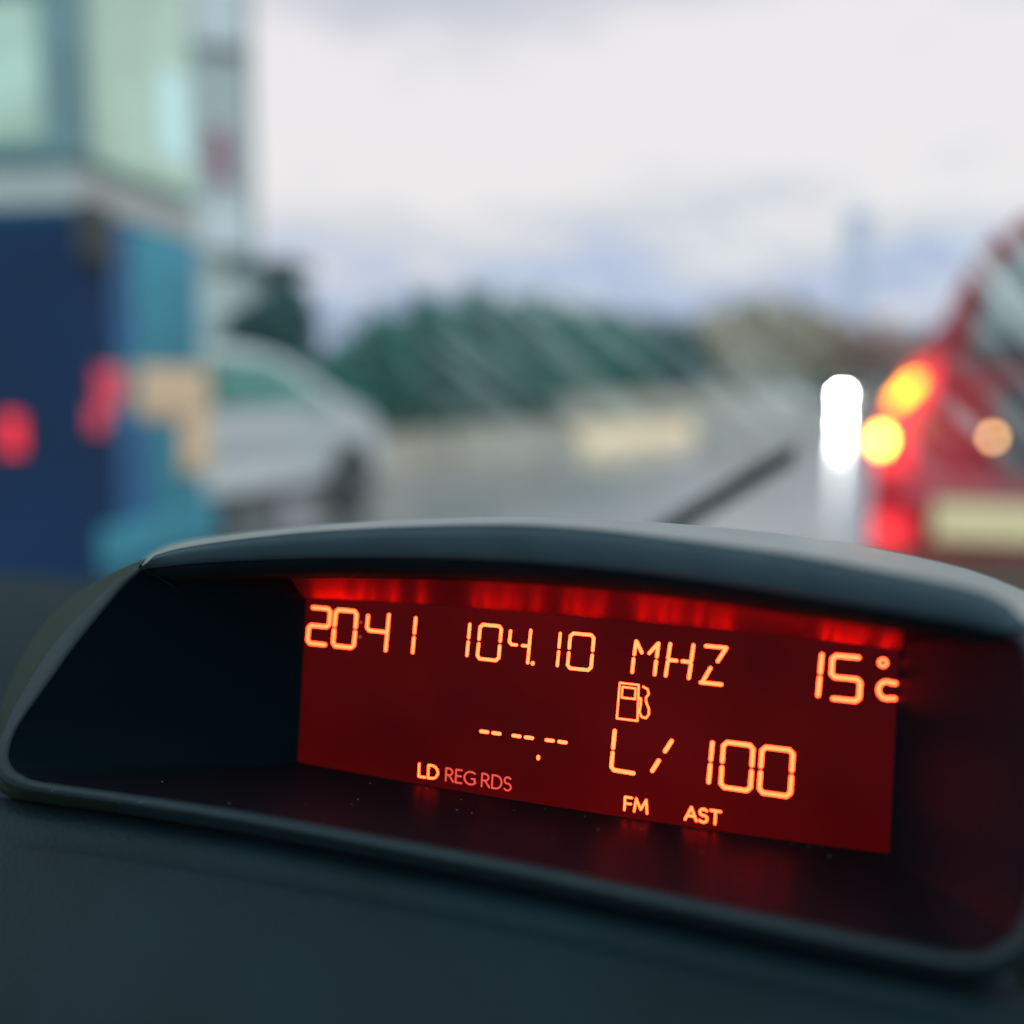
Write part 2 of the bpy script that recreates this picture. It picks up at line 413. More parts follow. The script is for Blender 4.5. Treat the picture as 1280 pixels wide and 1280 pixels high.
pp = place(321, 18.5)
po = empty('street_lamp', pp, 0, 'thin dark street lamp pole rising behind the small flat topped tree', 'street lamp')
bm = bmesh.new(); add_lathe(bm, [(.11, 0), (.10, .9), (.058, 1.0), (.042, 9.0)], 14); bm_obj('pole', bm, M['steel'], po, True)
bm = bmesh.new(); add_box(bm, -1.5, .05, -.04, .04, 8.95, 9.03, .02); bm_obj('arm', bm, M['steel'], po)
bm = bmesh.new(); add_box(bm, -2.1, -1.4, -.13, .13, 8.9, 9.05, .05); bm_obj('lamp_head', bm, M['steel'], po)

def barrier(px0, px1, y0, y1, h, mat, label, dh=.22):
    a, b = ground(px0, y0), ground(px1, y1)
    v = (b - a); L = v.length; ang = math.atan2(v.y, v.x)
    prof = [(-dh, 0), (dh, 0), (dh * .85, h * .3), (dh * .4, h * .55), (dh * .32, h), (-dh * .32, h), (-dh * .4, h * .55), (-dh * .85, h * .3)]
    n = 8
    rings = [[(L * k / n, p[0], p[1]) for p in prof] for k in range(n + 1)]
    vs = [p for r in rings for p in r]; m = len(prof)
    fs = [(k * m + i, k * m + (i + 1) % m, (k + 1) * m + (i + 1) % m, (k + 1) * m + i) for k in range(n) for i in range(m)]
    fs += [tuple(range(m))[::-1], tuple(range(n * m, n * m + m))]
    o = mesh_obj('barrier', vs, fs, mat)
    o.location = a; o.rotation_euler.z = ang
    return tag(o, label, 'barrier')
barrier(722, 862, 562, 549, .44, M['cream'], 'cream block added for the warm bright streak on the wet road')
barrier(560, 712, 580, 566, .55, M['stone'], 'dull grey stone barrier joining the warm streak block')
barrier(400, 550, 604, 583, .55, M['stone'], 'dull grey stone barrier just past the nose of the pale car')
barrier(700, 1000, 522, 506, .9, M['stone'], 'long grey far barrier between the trees and the warm streak block', .3)

# ------------------------------------------------------------------ vehicles
def car_paint(name, col, rough=.3): return pbr(name, col, rough, coat=.6, vary=.06, scale=3)
M['silver'] = car_paint('silver_paint', (0.57, 0.61, 0.61))
M['red_paint'] = car_paint('red_paint', (0.60, 0.010, 0.035))
M['grey_paint'] = pbr('grey_paint', (0.10, 0.09, 0.085), .7, vary=.1)
M['car_glass'] = pbr('car_glass', (0.05, 0.24, 0.21), .12, vary=.1, scale=4)
M['pale_glass'] = pbr('pale_glass', (0.16, 0.20, 0.20), .10, vary=.1, scale=4)
M['black_trim'] = pbr('black_trim', (0.015, 0.018, 0.02), .5, vary=.2, scale=20)
M['lens_red'] = pbr('red_lens', (0.45, 0.01, 0.02), .15)
M['lens_amber'] = emit('amber_lamp', (1.0, 0.42, 0.05), 1.6)

def wheel(parent, x, y, r, w, side):
    """tyre with its rim, axle along X, side = +1 when the outer face looks to +X"""
    bm = bmesh.new(); add_lathe(bm, [(r * .66, -w / 2), (r * .93, -w / 2), (r, -w * .32), (r, w * .32), (r * .93, w / 2), (r * .66, w / 2)], 28, 'X', (x, y, r))
    wh = bm_obj('wheel', bm, M['tyre'], parent, True)
    bm = bmesh.new(); o = side * w * .5
    add_lathe(bm, [(r * .64, o - side * .03), (r * .62, o + side * .006), (r * .2, o - side * .02), (r * .1, o + side * .004)], 20, 'X', (x, y, r))
    bm_obj('rim', bm, M['alloy'], wh, False)
def car(name, loc, rz, prof, width, belt, paint, label, windows, glass, taper=.16, wx=(0.85, 3.4), r=.31):
    """body from a side profile (y, z), origin at the rear centre on the ground, nose toward +Y; taper pulls the roof in"""
    t = empty(name, loc, rz, label, 'car')
    zt = max(p[1] for p in prof)
    hw = width / 2
    def wdt(z, y):
        L = prof_len
        e = 1 - .10 * max(0, (y - L * .82) / (L * .18)) ** 2 - .06 * max(0, (L * .12 - y) / (L * .12)) ** 2
        return hw * e * (1 - taper * max(0, (z - belt) / (zt - belt)))
    prof_len = max(p[0] for p in prof)
    # densify and round the profile by chaikin
    P = [Vector((p[0], p[1])) for p in prof]
    for _ in range(2):
        Q = []
        for i in range(len(P)):
            a, b = P[i], P[(i + 1) % len(P)]
            Q += [a.lerp(b, .22), a.lerp(b, .78)]
        P = Q
    rows = []
    for s, ins in ((-1, .05), (-1, 0), (1, 0), (1, .05)):
        c = Vector((prof_len / 2, .8))
        rr = []
        for p in P:
            q = p if ins == 0 else p
            sc = .93 if ins == .05 else 1.0
            q = c + (p - c) * sc if ins else p
            rr.append((s * (wdt(p[1], p[0]) - (0 if ins else .07)), q.x, q.y))
        rows.append(rr)
    n = len(P); vs = [p for r_ in rows for p in r_]
    fs = [(k * n + i, k * n + (i + 1) % n, (k + 1) * n + (i + 1) % n, (k + 1) * n + i) for k in range(3) for i in range(n)]
    fs += [tuple(range(n))[::-1], tuple(range(3 * n, 4 * n))]
    bm = bmesh.new()
    bv = [bm.verts.new(v) for v in vs]
    for f in fs: bm.faces.new([bv[i] for i in f])
    bm_obj('body', bm, paint, t, False)
    for poly in windows:                                           # side windows, both sides
        for s in (-1, 1):
            bm = bmesh.new()
            a = [bm.verts.new((s * (wdt(z, y) + .006), y, z)) for y, z in poly]
            b = [bm.verts.new((s * (wdt(z, y) - .02), y, z)) for y, z in poly]
            bm.faces.new(a); bm.faces.new(b[::-1]); m = len(poly)
            for i in range(m): bm.faces.new((a[i], b[i], b[(i + 1) % m], a[(i + 1) % m]))
            bm_obj('side_window', bm, glass, t)
    for y in wx:
        for s in (-1, 1):
            bm = bmesh.new(); add_lathe(bm, [(r * 1.14, 0), (r * 1.14, .012 * s)], 26, 'X', (s * (hw - .003), y, r + .02)); bm_obj('wheel_arch', bm, M['black_trim'], t)
            wheel(t, s * (hw - .085), y, r, .20, s)
    for s in (-1, 1): box('sill', (s * hw * .98 - .02, s * hw * .98 + .02, wx[0] + r * 1.2, wx[1] - r * 1.2, .24, .36), M['black_trim'], t, bev=.01)
    return t

hatch = [(0.0, .32), (-.02, .75), (.12, 1.05), (.35, 1.42), (.8, 1.5), (1.9, 1.52), (2.55, 1.44), (3.35, 1.06), (3.95, .93), (4.2, .72), (4.22, .34), (3.8, .24), (.4, .24)]
sc = car('parked_car', (-6.28, 5.62, 0), 0.0, hatch, 1.76, .98, M['silver'], 'pale silver car seen past the edge of the blue tram', [
    [(.55, 1.05), (.62, 1.36), (1.35, 1.41), (1.35, 1.03)], [(1.45, 1.03), (1.45, 1.41), (2.3, 1.39), (3.05, 1.04)]], M['car_glass'])
box('mirror', (.80, .98, 2.85, 2.98, .98, 1.1), M['silver'], sc, bev=.03)
for s in (-1, 1): box('headlight', (s * .62 - .14, s * .62 + .14, 4.02, 4.14, .70, .82), M['pale_glass'], sc, bev=.03)
bm = bmesh.new()
for sgn in (1,):
    a = [bm.verts.new(v) for v in ((-.62, 2.62, 1.43), (.62, 2.62, 1.43), (.72, 3.32, 1.09), (-.72, 3.32, 1.09))]
    bm.faces.new(a)
    b = [bm.verts.new((v.co.x, v.co.y - .01, v.co.z - .03)) for v in a]; bm.faces.new(b[::-1])
    for i in range(4): bm.faces.new((a[i], b[i], b[(i + 1) % 4], a[(i + 1) % 4]))
bm_obj('windscreen', bm, M['car_glass'], sc)
for v in bpy.data.objects[sc.children[-1].name].data.vertices: v.co.z += .035; v.co.y += .02

# oncoming car with its headlight on, far up the road
oc = car('oncoming_car', (place(1094, 42).x, place(1094, 42).y, 0), PI, hatch, 1.72, .98, M['grey_paint'], 'dull grey far car coming toward us with one white headlight lit', [
    [(.55, 1.05), (.62, 1.36), (1.35, 1.41), (1.35, 1.03)], [(1.45, 1.03), (1.45, 1.41), (2.3, 1.39), (3.05, 1.04)]], M['car_glass'])
M['headlamp'] = emit('headlamp_glow', (1.0, .97, .95), 620)
for s in (-1, 1):
    bm = bmesh.new(); add_lathe(bm, [(.02, 4.30), (.045, 4.29), (.052, 4.25), (.052, 4.12)], 16, 'Y', (s * .66, 0, .86)); bm_obj('headlight', bm, M['headlamp'] if s > 0 else M['pale_glass'], oc)
    if s > 0:
        bm = bmesh.new(); add_lathe(bm, [(.01, 4.27), (.03, 4.26), (.035, 4.2), (.035, 4.1)], 16, 'Y', (s * .66, 0, .16)); bm_obj('streak_fill_lamp', bm, M['headlamp'], oc)  # added lamp, fills out the headlight's streak on the wet road

# ---- red car just ahead: rounded rear, lamps, number plate, dark bumper
RY = 4.3                                                        # distance of its rear face
rc = empty('tall_red_car', (.40, RY, 0), 0, 'red car with tall rounded tail and lit amber lamp just ahead', 'car')
def rp(px, py):                                                # pixel -> local x, z on the rear plane
    r = ray(px, py); s = RY / r.y; p = CAM + r * s; return p.x - .40, p.z
half = [rp(1092, 740), rp(1086, 700), rp(1084, 640), rp(1088, 590), rp(1100, 545), rp(1118, 500), rp(1146, 455), rp(1172, 412), rp(1194, 365), rp(1216, 322), rp(1246, 288), rp(1285, 264), rp(1330, 248), rp(1380, 242)]
x0 = half[0]; half = [(x0[0] + .12, .30), (x0[0] + .02, .42)] + half[1:]
HT = half[-1][1]
sect = half + [(-x, z) for x, z in half[::-1]]
rings = []
for y, sx, dz in ((.10, .90, .04), (.02, .965, .015), (0, .99, .004), (.06, 1.0, 0), (.6, 1.01, 0), (1.8, 1.02, .01), (2.6, 1.0, 0)):
    rings.append([(x * sx, y + max(0, (z - 1.0)) * .12, .9 + (z - .9) * (1 - dz)) for x, z in sect])
rings.append([(x * .98, 3.2, min(z, 1.15)) for x, z in sect])
rings.append([(x * .90, 4.1, min(z, .95)) for x, z in sect])
n = len(sect); vs = [p for r_ in rings for p in r_]
fs = [(k * n + i, k * n + (i + 1) % n, (k + 1) * n + (i + 1) % n, (k + 1) * n + i) for k in range(len(rings) - 1) for i in range(n)]
fs += [tuple(range(n))[::-1], tuple(range((len(rings) - 1) * n, len(rings) * n))]
bm = bmesh.new(); bv = [bm.verts.new(v) for v in vs]
for f in fs: bm.faces.new([bv[i] for i in f])
bm_obj('body', bm, M['red_paint'], rc, True)
def plate_poly(name, pts, y0, y1, mat, parent=rc, lean=.12):
    """a slab with a polygon outline on the rear face; y0 is its outer face"""
    bm = bmesh.new()
    P = [(p[0], p[1]) for p in pts]
    a = [bm.verts.new((x, y0 + max(0, z - 1.0) * lean, z)) for x, z in P]; b = [bm.verts.new((x, y1 + max(0, z - 1.0) * lean, z)) for x, z in P]
    m = len(P); bm.faces.new(a); bm.faces.new(b[::-1])
    for i in range(m): bm.faces.new((a[i], b[i], b[(i + 1) % m], a[(i + 1) % m]))
    return bm_obj(name, bm, mat, parent)
gl = [rp(1215, 424), rp(1228, 372), rp(1252, 322), rp(1290, 300), rp(1380, 288)]
gl = gl + [(-x, z) for x, z in gl[::-1]]
plate_poly('rear_window', gl, -.02, .05, M['pale_glass'])
tr = [rp(1200, 452), rp(1215, 428)]; tr = tr + [(-x, z) for x, z in tr[::-1]]
plate_poly('tailgate_trim', tr, -.025, .05, M['black_trim'])
dk = [rp(1246, 590), rp(1246, 478)]; dk = dk + [(-x, z) for x, z in dk[::-1]]
plate_poly('tailgate_panel', dk, -.018, .05, pbr('dark_panel', (.03, .02, .025), .35, vary=.2, scale=6))
M['stop'] = emit('stop_lamp', (10.0, 3.4, .06), 1.0, (.4, .02, .02))
M['indic'] = emit('indicator_lamp', (30.0, 13.0, 1.2), 1.0, (.4, .1, .02))
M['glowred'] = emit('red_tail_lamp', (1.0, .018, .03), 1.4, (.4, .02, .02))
for s in (1, -1):
    f = lambda px, py: (lambda q: (q[0] * s, q[1]))(rp(px, py))
    ln = plate_poly('tail_lamp', [f(1094, 590), f(1096, 545), f(1110, 508), f(1140, 458), f(1172, 448), f(1168, 492), f(1140, 530), f(1138, 590)], -.03, .06, M['glowred'] if s == 1 else M['lens_red'])
    plate_poly('brake_bulb', [f(1112, 502), f(1136, 474), f(1152, 470), f(1146, 488), f(1122, 508)], -.042, -.031, M['stop'] if s == 1 else M['lens_red'], ln)
    plate_poly('indicator_bulb', [f(1098, 562), f(1093, 550), f(1099, 538), f(1109, 538), f(1113, 550), f(1107, 562)], -.044, -.031, M['indic'] if s == 1 else M['lens_amber'], ln)
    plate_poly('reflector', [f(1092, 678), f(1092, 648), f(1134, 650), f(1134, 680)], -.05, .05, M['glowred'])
box('bumper', (half[3][0] - .02, -half[3][0] + .02, -.045, .12, .36, rp(1100, 692)[1]), pbr('bumper_plastic', (.10, .055, .03), .45, vary=.2, scale=8), rc, bev=.03)
px0 = rp(1168, 624); px1 = rp(1168, 672)
npl = box('number_plate', (px0[0], px0[0] + .52, -.055, -.03, px1[1], px0[1]), pbr('plate_yellow', (.92, .68, .38), .45, vary=.05, scale=4), rc, bev=.004)
box('plate_frame', (px0[0] - .015, px0[0] + .535, -.05, -.02, px1[1] - .015, px0[1] + .015), M['black_trim'], rc, bev=.004)
bm = bmesh.new(); q = rp(1241, 546); add_lathe(bm, [(.005, -.05), (.012, -.048), (.014, -.035), (.014, -.016)], 14, 'Y', (q[0], 0, q[1])); bm_obj('plate_light', bm, emit('small_amber_bulb', (14, 7, 2.6), 1.0), rc)
for y in (.85, 3.3):
    for s in (-1, 1): wheel(rc, s * (-half[3][0] - .12), y, .33, .21, s)

# ---- blue tram
def azp(px, dist): return place(px, dist)
A = azp(105, 5.62); B = azp(257, 6.85)
ux = (B - A); WB = ux.length; ang = math.atan2(ux.y, ux.x)
bus = empty('blue_tram', A, ang, 'blue tram end with greenish windows, cream panels and red lamps', 'tram')
# local x runs along the rear face, local y into the bus
M['bus_blue'] = pbr('bus_blue', (0.045, 0.27, 0.37), .5, spec=.15, vary=.3, scale=1.3)
M['bus_shade_navy'] = pbr('bus_shade_navy', (0.002, 0.026, 0.085), .6, spec=.05, vary=.2, scale=1.5)  # darker copy of the tram blue, flank shade put into the colour
M['bus_grey'] = pbr('bus_grey', (0.42, 0.44, 0.42), .5, vary=.08, scale=2)
M['bus_glass'] = pbr('bus_glass', (0.30, 0.40, 0.35), .2, vary=.3, scale=2.2)
bg_ = M['bus_glass'].node_tree.nodes['Principled BSDF']; bg_.inputs['Emission Color'].default_value = (.62, 1.0, .72, 1); bg_.inputs['Emission Strength'].default_value = .2   # weak greenish emission added to the glass
M['bus_pillar'] = pbr('bus_pillar', (0.15, 0.27, 0.29), .5, vary=.12, scale=3)
M['bus_cream'] = pbr('bus_cream', (0.80, 0.58, 0.37), .5, vary=.08, scale=3)
LB = 10.5
side_len = LB
def tram_prism(name, z0, z1, mat, ins=0.0, bev=.05):
    F = [(ins, ins), (WB - ins, ins), (WB - ins, 2.8), (WB + 1.0 - ins, 4.5), (WB + 1.0 - ins, LB - ins), (ins, LB - ins)]
    bm = bmesh.new()
    a = [bm.verts.new((x, y, z0)) for x, y in F]; b = [bm.verts.new((x, y, z1)) for x, y in F]
    bm.faces.new(a[::-1]); bm.faces.new(b)
    for i in range(6): bm.faces.new((a[i], a[(i + 1) % 6], b[(i + 1) % 6], b[i]))
    if bev: bmesh.ops.bevel(bm, geom=bm.edges[:], offset=bev, segments=3, affect='EDGES', profile=.5)
    return bm_obj(name, bm, mat, bus)
tram_prism('body', .20, 2.02, M['bus_blue'], bev=.06)
tram_prism('belt_band', 2.021, 2.19, M['bus_grey'], .01, 0)
tram_prism('upper_body', 2.191, 3.65, M['bus_pillar'], 0, .08)
tram_prism('roof', 3.652, 3.82, M['bus_grey'], .1, .06)
def arc_panel(name, x0, x1, y0, y1, z0, z1, mat, p=bus, bev=.015): return box(name, (x0, x1, y0, y1, z0, z1), mat, p, bev)
arc_panel('rear_window', .16, WB - .10, -.02, .05, 2.24, 3.45, M['bus_glass'], bev=.03)
arc_panel('skirt', -.012, .05, -.012, LB, .24, 1.99, M['bus_shade_navy'])           # left flank, its shade put into the navy
for k in range(6):
    y0 = .14 + k * 1.7
    arc_panel('side_window', -.02, .04, y0, y0 + 1.5, 2.30, 3.5, M['bus_glass'], bev=.03)
    arc_panel('transom', -.03, -.0205, y0, y0 + 1.5, 2.93, 3.01, M['bus_pillar'], bev=.0)
arc_panel('corner_panel', -.02, .26, -.025, .02, .26, 2.0, M['bus_shade_navy'])
arc_panel('corner_vent', -.09, .15, -.12, -.026, 1.74, 2.04, M['black_trim'], bev=.05)
arc_panel('blend_panel', .26, .62, -.0235, .02, .27, 1.02, pbr('bus_mid_blue', (.012, .11, .27), .5, vary=.2, scale=2, spec=.3))  # mid-blue step between the navy corner and the blue face
arc_panel('blend_panel', .26, .50, -.0235, .02, 1.34, 2.0, bpy.data.materials['bus_mid_blue'])
arc_panel('pale_patch', WB * .62, WB * .84, -.026, -.0205, 2.42, 2.86, emit('pale_patch_glow', (.62, .95, 1.0), .75))  # pale blue emissive patch on the rear window
M['bus_red'] = emit('bus_tail_glow', (.50, .03, .07), .75, (.4, .02, .03))
tl = arc_panel('tail_lamp', .05, .30, -.05, -.026, 1.10, 1.28, M['bus_red'], bev=.02)
tl2 = arc_panel('tail_lamp', -.03, .12, -.05, -.026, .98, 1.10, M['bus_red'], bev=.02)
ml = arc_panel('marker_lamp', -.05, -.021, .30, .40, .88, 1.06, emit('bus_marker_glow', (1.0, .01, .03), .9, (.4, .01, .02)), bev=.01)
arc_panel('cream_panel', WB * .36, WB - .02, -.035, .0, 1.02, 1.30, M['bus_cream'], bev=.03)  # two cream slabs forming an L on the rear face
arc_panel('cream_panel', WB * .70, WB - .02, -.036, .0, .70, 1.015, M['bus_cream'], bev=.02)
arc_panel('bumper', .02, WB - .02, -.07, .0, .30, .52, M['bus_blue'], bev=.03)
for y in (2.2, LB - 2.4):
    for x in (.16, WB - .16):
        s = -1 if x < 1 else 1
        wheel(bus, x, y, .46, .28, s)

# ------------------------------------------------------------------ windscreen with wet wiper streaks, and the wiper
GS = math.atan2(.62, .78)
WS0 = Vector((-.3, 1.56, .56))
def glass_local(px, py):
    n_ = Vector((0, math.sin(GS), math.cos(GS))); r = ray(px, py); p = CAM + r * ((WS0 - CAM).dot(n_) / r.dot(n_)) - WS0
    return p.x, -p.y * math.cos(GS) + p.z * math.sin(GS)
_a, _b = glass_local(600, 370), glass_local(760, 500)
SMEAR_ANG = math.atan2(_b[1] - _a[1], _b[0] - _a[0])
SMEAR_X = (glass_local(470, 430)[0], glass_local(560, 430)[0])
SMEAR_Y = (glass_local(900, 330)[1], glass_local(900, 220)[1])
SMEAR_R = (glass_local(840, 430)[0], glass_local(1000, 430)[0])
SMEAR_L = (glass_local(900, 600)[1], glass_local(900, 500)[1])
def smear_mat():
    m = bpy.data.materials.new('wet_windscreen'); m.use_nodes = True
    t = m.node_tree
    for n in list(t.nodes): t.nodes.remove(n)
    tcn = t.nodes.new('ShaderNodeTexCoord')
    mp = t.nodes.new('ShaderNodeMapping'); mp.inputs['Scale'].default_value = (2.0, 56, 1)
    mr0 = t.nodes.new('ShaderNodeMapping'); mr0.inputs['Rotation'].default_value = (0, 0, -SMEAR_ANG)
    t.links.new(tcn.outputs['Object'], mr0.inputs[0]); t.links.new(mr0.outputs[0], mp.inputs[0])
    n1 = t.nodes.new('ShaderNodeTexNoise'); n1.inputs['Scale'].default_value = 1.6; n1.inputs['Detail'].default_value = 3
    t.links.new(mp.outputs[0], n1.inputs['Vector'])
    n2 = t.nodes.new('ShaderNodeTexNoise'); n2.inputs['Scale'].default_value = 7; n2.inputs['Detail'].default_value = 2
    t.links.new(tcn.outputs['Object'], n2.inputs['Vector'])
    r1 = t.nodes.new('ShaderNodeMapRange'); t.links.new(n1.outputs['Fac'], r1.inputs[0])
    r1.inputs[1].default_value = .44; r1.inputs[2].default_value = .66; r1.inputs[3].default_value = 0; r1.inputs[4].default_value = .44
    r2 = t.nodes.new('ShaderNodeMapRange'); t.links.new(n2.outputs['Fac'], r2.inputs[0])
    r2.inputs[1].default_value = .38; r2.inputs[2].default_value = .54
    mu = t.nodes.new('ShaderNodeMath'); mu.operation = 'MULTIPLY'; t.links.new(r1.outputs[0], mu.inputs[0])
    sx = t.nodes.new('ShaderNodeSeparateXYZ'); t.links.new(tcn.outputs['Object'], sx.inputs[0])
    rx = t.nodes.new('ShaderNodeMapRange'); t.links.new(sx.outputs[0], rx.inputs[0]); rx.inputs[1].default_value = SMEAR_X[0]; rx.inputs[2].default_value = SMEAR_X[1]      # swept area begins here
    ry = t.nodes.new('ShaderNodeMapRange'); t.links.new(sx.outputs[1], ry.inputs[0]); ry.inputs[1].default_value = SMEAR_Y[0]; ry.inputs[2].default_value = SMEAR_Y[1]; ry.inputs[3].default_value = 1; ry.inputs[4].default_value = 0
    m1 = t.nodes.new('ShaderNodeMath'); m1.operation = 'MULTIPLY'; t.links.new(rx.outputs[0], m1.inputs[0]); t.links.new(ry.outputs[0], m1.inputs[1])
    rw = t.nodes.new('ShaderNodeMapRange'); t.links.new(sx.outputs[0], rw.inputs[0]); rw.inputs[1].default_value = SMEAR_R[0]; rw.inputs[2].default_value = SMEAR_R[1]; rw.inputs[3].default_value = .45
    m0 = t.nodes.new('ShaderNodeMath'); m0.operation = 'MULTIPLY'; t.links.new(rx.outputs[0], m0.inputs[0]); t.links.new(rw.outputs[0], m0.inputs[1]); t.links.new(m0.outputs[0], m1.inputs[0])
    m2 = t.nodes.new('ShaderNodeMath'); m2.operation = 'MULTIPLY'
    rl = t.nodes.new('ShaderNodeMapRange'); t.links.new(sx.outputs[1], rl.inputs[0]); rl.inputs[1].default_value = SMEAR_L[0]; rl.inputs[2].default_value = SMEAR_L[1]
    m3 = t.nodes.new('ShaderNodeMath'); m3.operation = 'MULTIPLY'; t.links.new(m1.outputs[0], m3.inputs[0]); t.links.new(rl.outputs[0], m3.inputs[1]); t.links.new(m3.outputs[0], m2.inputs[0]); t.links.new(r2.outputs[0], m2.inputs[1]); t.links.new(m2.outputs[0], mu.inputs[1])
    ad = t.nodes.new('ShaderNodeMath'); ad.operation = 'ADD'; t.links.new(mu.outputs[0], ad.inputs[0]); ad.inputs[1].default_value = .014
    tr = t.nodes.new('ShaderNodeBsdfTransparent'); tr.inputs[0].default_value = (.95, .97, .965, 1)
    tl_ = t.nodes.new('ShaderNodeBsdfTranslucent'); tl_.inputs[0].default_value = (.88, .95, .95, 1)
    mxs = t.nodes.new('ShaderNodeMixShader'); t.links.new(ad.outputs[0], mxs.inputs[0]); t.links.new(tr.outputs[0], mxs.inputs[1]); t.links.new(tl_.outputs[0], mxs.inputs[2])
    out = t.nodes.new('ShaderNodeOutputMaterial'); t.links.new(mxs.outputs[0], out.inputs[0])
    return m
# glass plane in the car: rises toward the driver; local x across the car, local y up the slope
nx, ny = 24, 12
vs = []; wid, hgt = 3.0, 1.66
for j in range(ny + 1):
    for i in range(nx + 1):
        u = i / nx - .5; v = j / ny
        vs.append((u * wid, v * hgt, -.06 * (2 * u) ** 2))
fs = [(j * (nx + 1) + i, j * (nx + 1) + i + 1, (j + 1) * (nx + 1) + i + 1, (j + 1) * (nx + 1) + i) for j in range(ny) for i in range(nx)]
ws = mesh_obj('windscreen', vs, fs, smear_mat(), None, True)
WS0 = Vector((-.3, 1.56, .56))
ws.matrix_world = Matrix.Translation(WS0) @ Matrix(((1, 0, 0), (0, -math.cos(GS), -math.sin(GS)), (0, math.sin(GS), -math.cos(GS)))).to_4x4()
tag(ws, 'clear windscreen glass with wet diagonal wiper smears above the dashboard', 'windscreen')
def on_glass(px, py, off=.012):
    """point on the outer side of the glass plane"""
    nrm = Vector((0, math.sin(GS), math.cos(GS)))
    r = ray(px, py); return CAM + r * ((WS0 + nrm * off - CAM).dot(nrm) / r.dot(nrm))
wp = empty('windscreen_wiper', on_glass(860, 652), 0, 'dark windscreen wiper lying across the wet glass above the display', 'wiper')
def strip(name, pts, w0, w1, th, mat, parent, org):
    nrm = Vector((0, math.sin(GS), math.cos(GS))); bm = bmesh.new(); rings = []
    for i, p in enumerate(pts):
        tq = (pts[min(i + 1, len(pts) - 1)] - pts[max(i - 1, 0)]).normalized(); sd_ = tq.cross(nrm)
        w = w0 + (w1 - w0) * i / (len(pts) - 1)
        rings.append([bm.verts.new(p - org + sd_ * a * w + nrm * b * th) for a, b in ((-1, 0), (-.5, 1), (.5, 1), (1, 0), (.5, -.6), (-.5, -.6))])
    for a, b in zip(rings, rings[1:]):
        for i in range(6): bm.faces.new((a[i], a[(i + 1) % 6], b[(i + 1) % 6], b[i]))
    bm.faces.new(rings[0]); bm.faces.new(rings[-1])
    return bm_obj(name, bm, mat, parent)
org = wp.location.copy()
blade = [on_glass(640 + (992 - 640) * k / 14, 800 + (570 - 800) * k / 14 - 8 * math.sin(PI * k / 14)) for k in range(15)]
strip('blade', blade, .0145, .0018, .011, M['rubber'], wp, org)
arm = [on_glass(600 + (880 - 600) * k / 8, 850 + (634 - 850) * k / 8, .026) for k in range(9)]
strip('arm', arm, .0050, .0035, .004, M['black_trim'], wp, org)

# ------------------------------------------------------------------ dashboard display
disp = empty('dashboard_display', (0, 0, 0), 0, 'hooded dashboard display with glowing orange clock and radio readout', 'display')
DM = Matrix(((DX.x, DY.x, DZ.x, DO.x), (DX.y, DY.y, DZ.y, DO.y), (DX.z, DY.z, DZ.z, DO.z), (0, 0, 0, 1)))
disp.matrix_world = DM
DI = DM.inverted()
CL = DI @ CAM
def on_plane(px, py, z0, kv=0.0):
    """local point (metres) where the sight line of a traced outline point meets the plane z = z0 + kv*y"""
    r = DI.to_3x3() @ ray(px, py)
    s = (z0 + kv * CL.y - CL.z) / (r.z - kv * r.y)
    return CL + r * s
def resample(pts, n):
    P = [Vector(p) for p in pts]
    # catmull-rom then arc length
    D = []
    for i in range(len(P) - 1):
        p0 = P[max(i - 1, 0)]; p1 = P[i]; p2 = P[i + 1]; p3 = P[min(i + 2, len(P) - 1)]
        for k in range(8):
            t = k / 8
            D.append(.5 * ((2 * p1) + (p2 - p0) * t + (2 * p0 - 5 * p1 + 4 * p2 - p3) * t * t + (3 * p1 - p0 - 3 * p2 + p3) * t ** 3))
    D.append(P[-1])
    L = [0]
    for a, b in zip(D, D[1:]): L.append(L[-1] + (b - a).length)
    out = []; j = 0
    for i in range(n):
        s = L[-1] * i / (n - 1)
        while j < len(D) - 2 and L[j + 1] < s: j += 1
        f = (s - L[j]) / max(1e-9, L[j + 1] - L[j]); out.append(D[j].lerp(D[j + 1], min(1, max(0, f))))
    return out
OZ, OK = .055, -.25
op = lambda lst: [on_plane(x, y, OZ, OK) for x, y in lst]
N = 44
top_px = [(180, 712), (215, 707.5), (260, 703.5), (375, 698.5), (500, 697.5), (600, 700), (700, 706), (850, 722), (1000, 745), (1120, 765), (1200, 779), (1250, 790)]
rgt_px = [(1250, 790), (1272, 802), (1284, 830), (1292, 900), (1296, 1000), (1292, 1090), (1280, 1140), (1262, 1172)]
bot_px = [(1262, 1172), (1240, 1187), (1210, 1192), (1150, 1184), (1000, 1152), (800, 1110), (640, 1076), (450, 1040), (300, 1013), (150, 991), (70, 980), (38, 974), (20, 964)]
lft_px = [(20, 964), (11, 950), (13, 932), (22, 910), (45, 876), (66, 847), (90, 813), (130, 763), (155, 734), (170, 720), (180, 712)]
T_, R_, B_, L_ = (resample(op(p), N) for p in (top_px, rgt_px, bot_px, lft_px))
ring_open = T_ + R_[1:] + B_[1:] + L_[1:-1]
mm = .001
def seg(a, b, n): return [Vector(a).lerp(Vector(b), i / (n - 1)) for i in range(n)]
x0, x1, y0, y1, zb = .25 * mm, 149.75 * mm, .15 * mm, 43.8 * mm, .3 * mm
bow = lambda L, b: [p + Vector((0, b * mm * math.sin(PI * i / (len(L) - 1)) ** .7, 0)) for i, p in enumerate(L)]
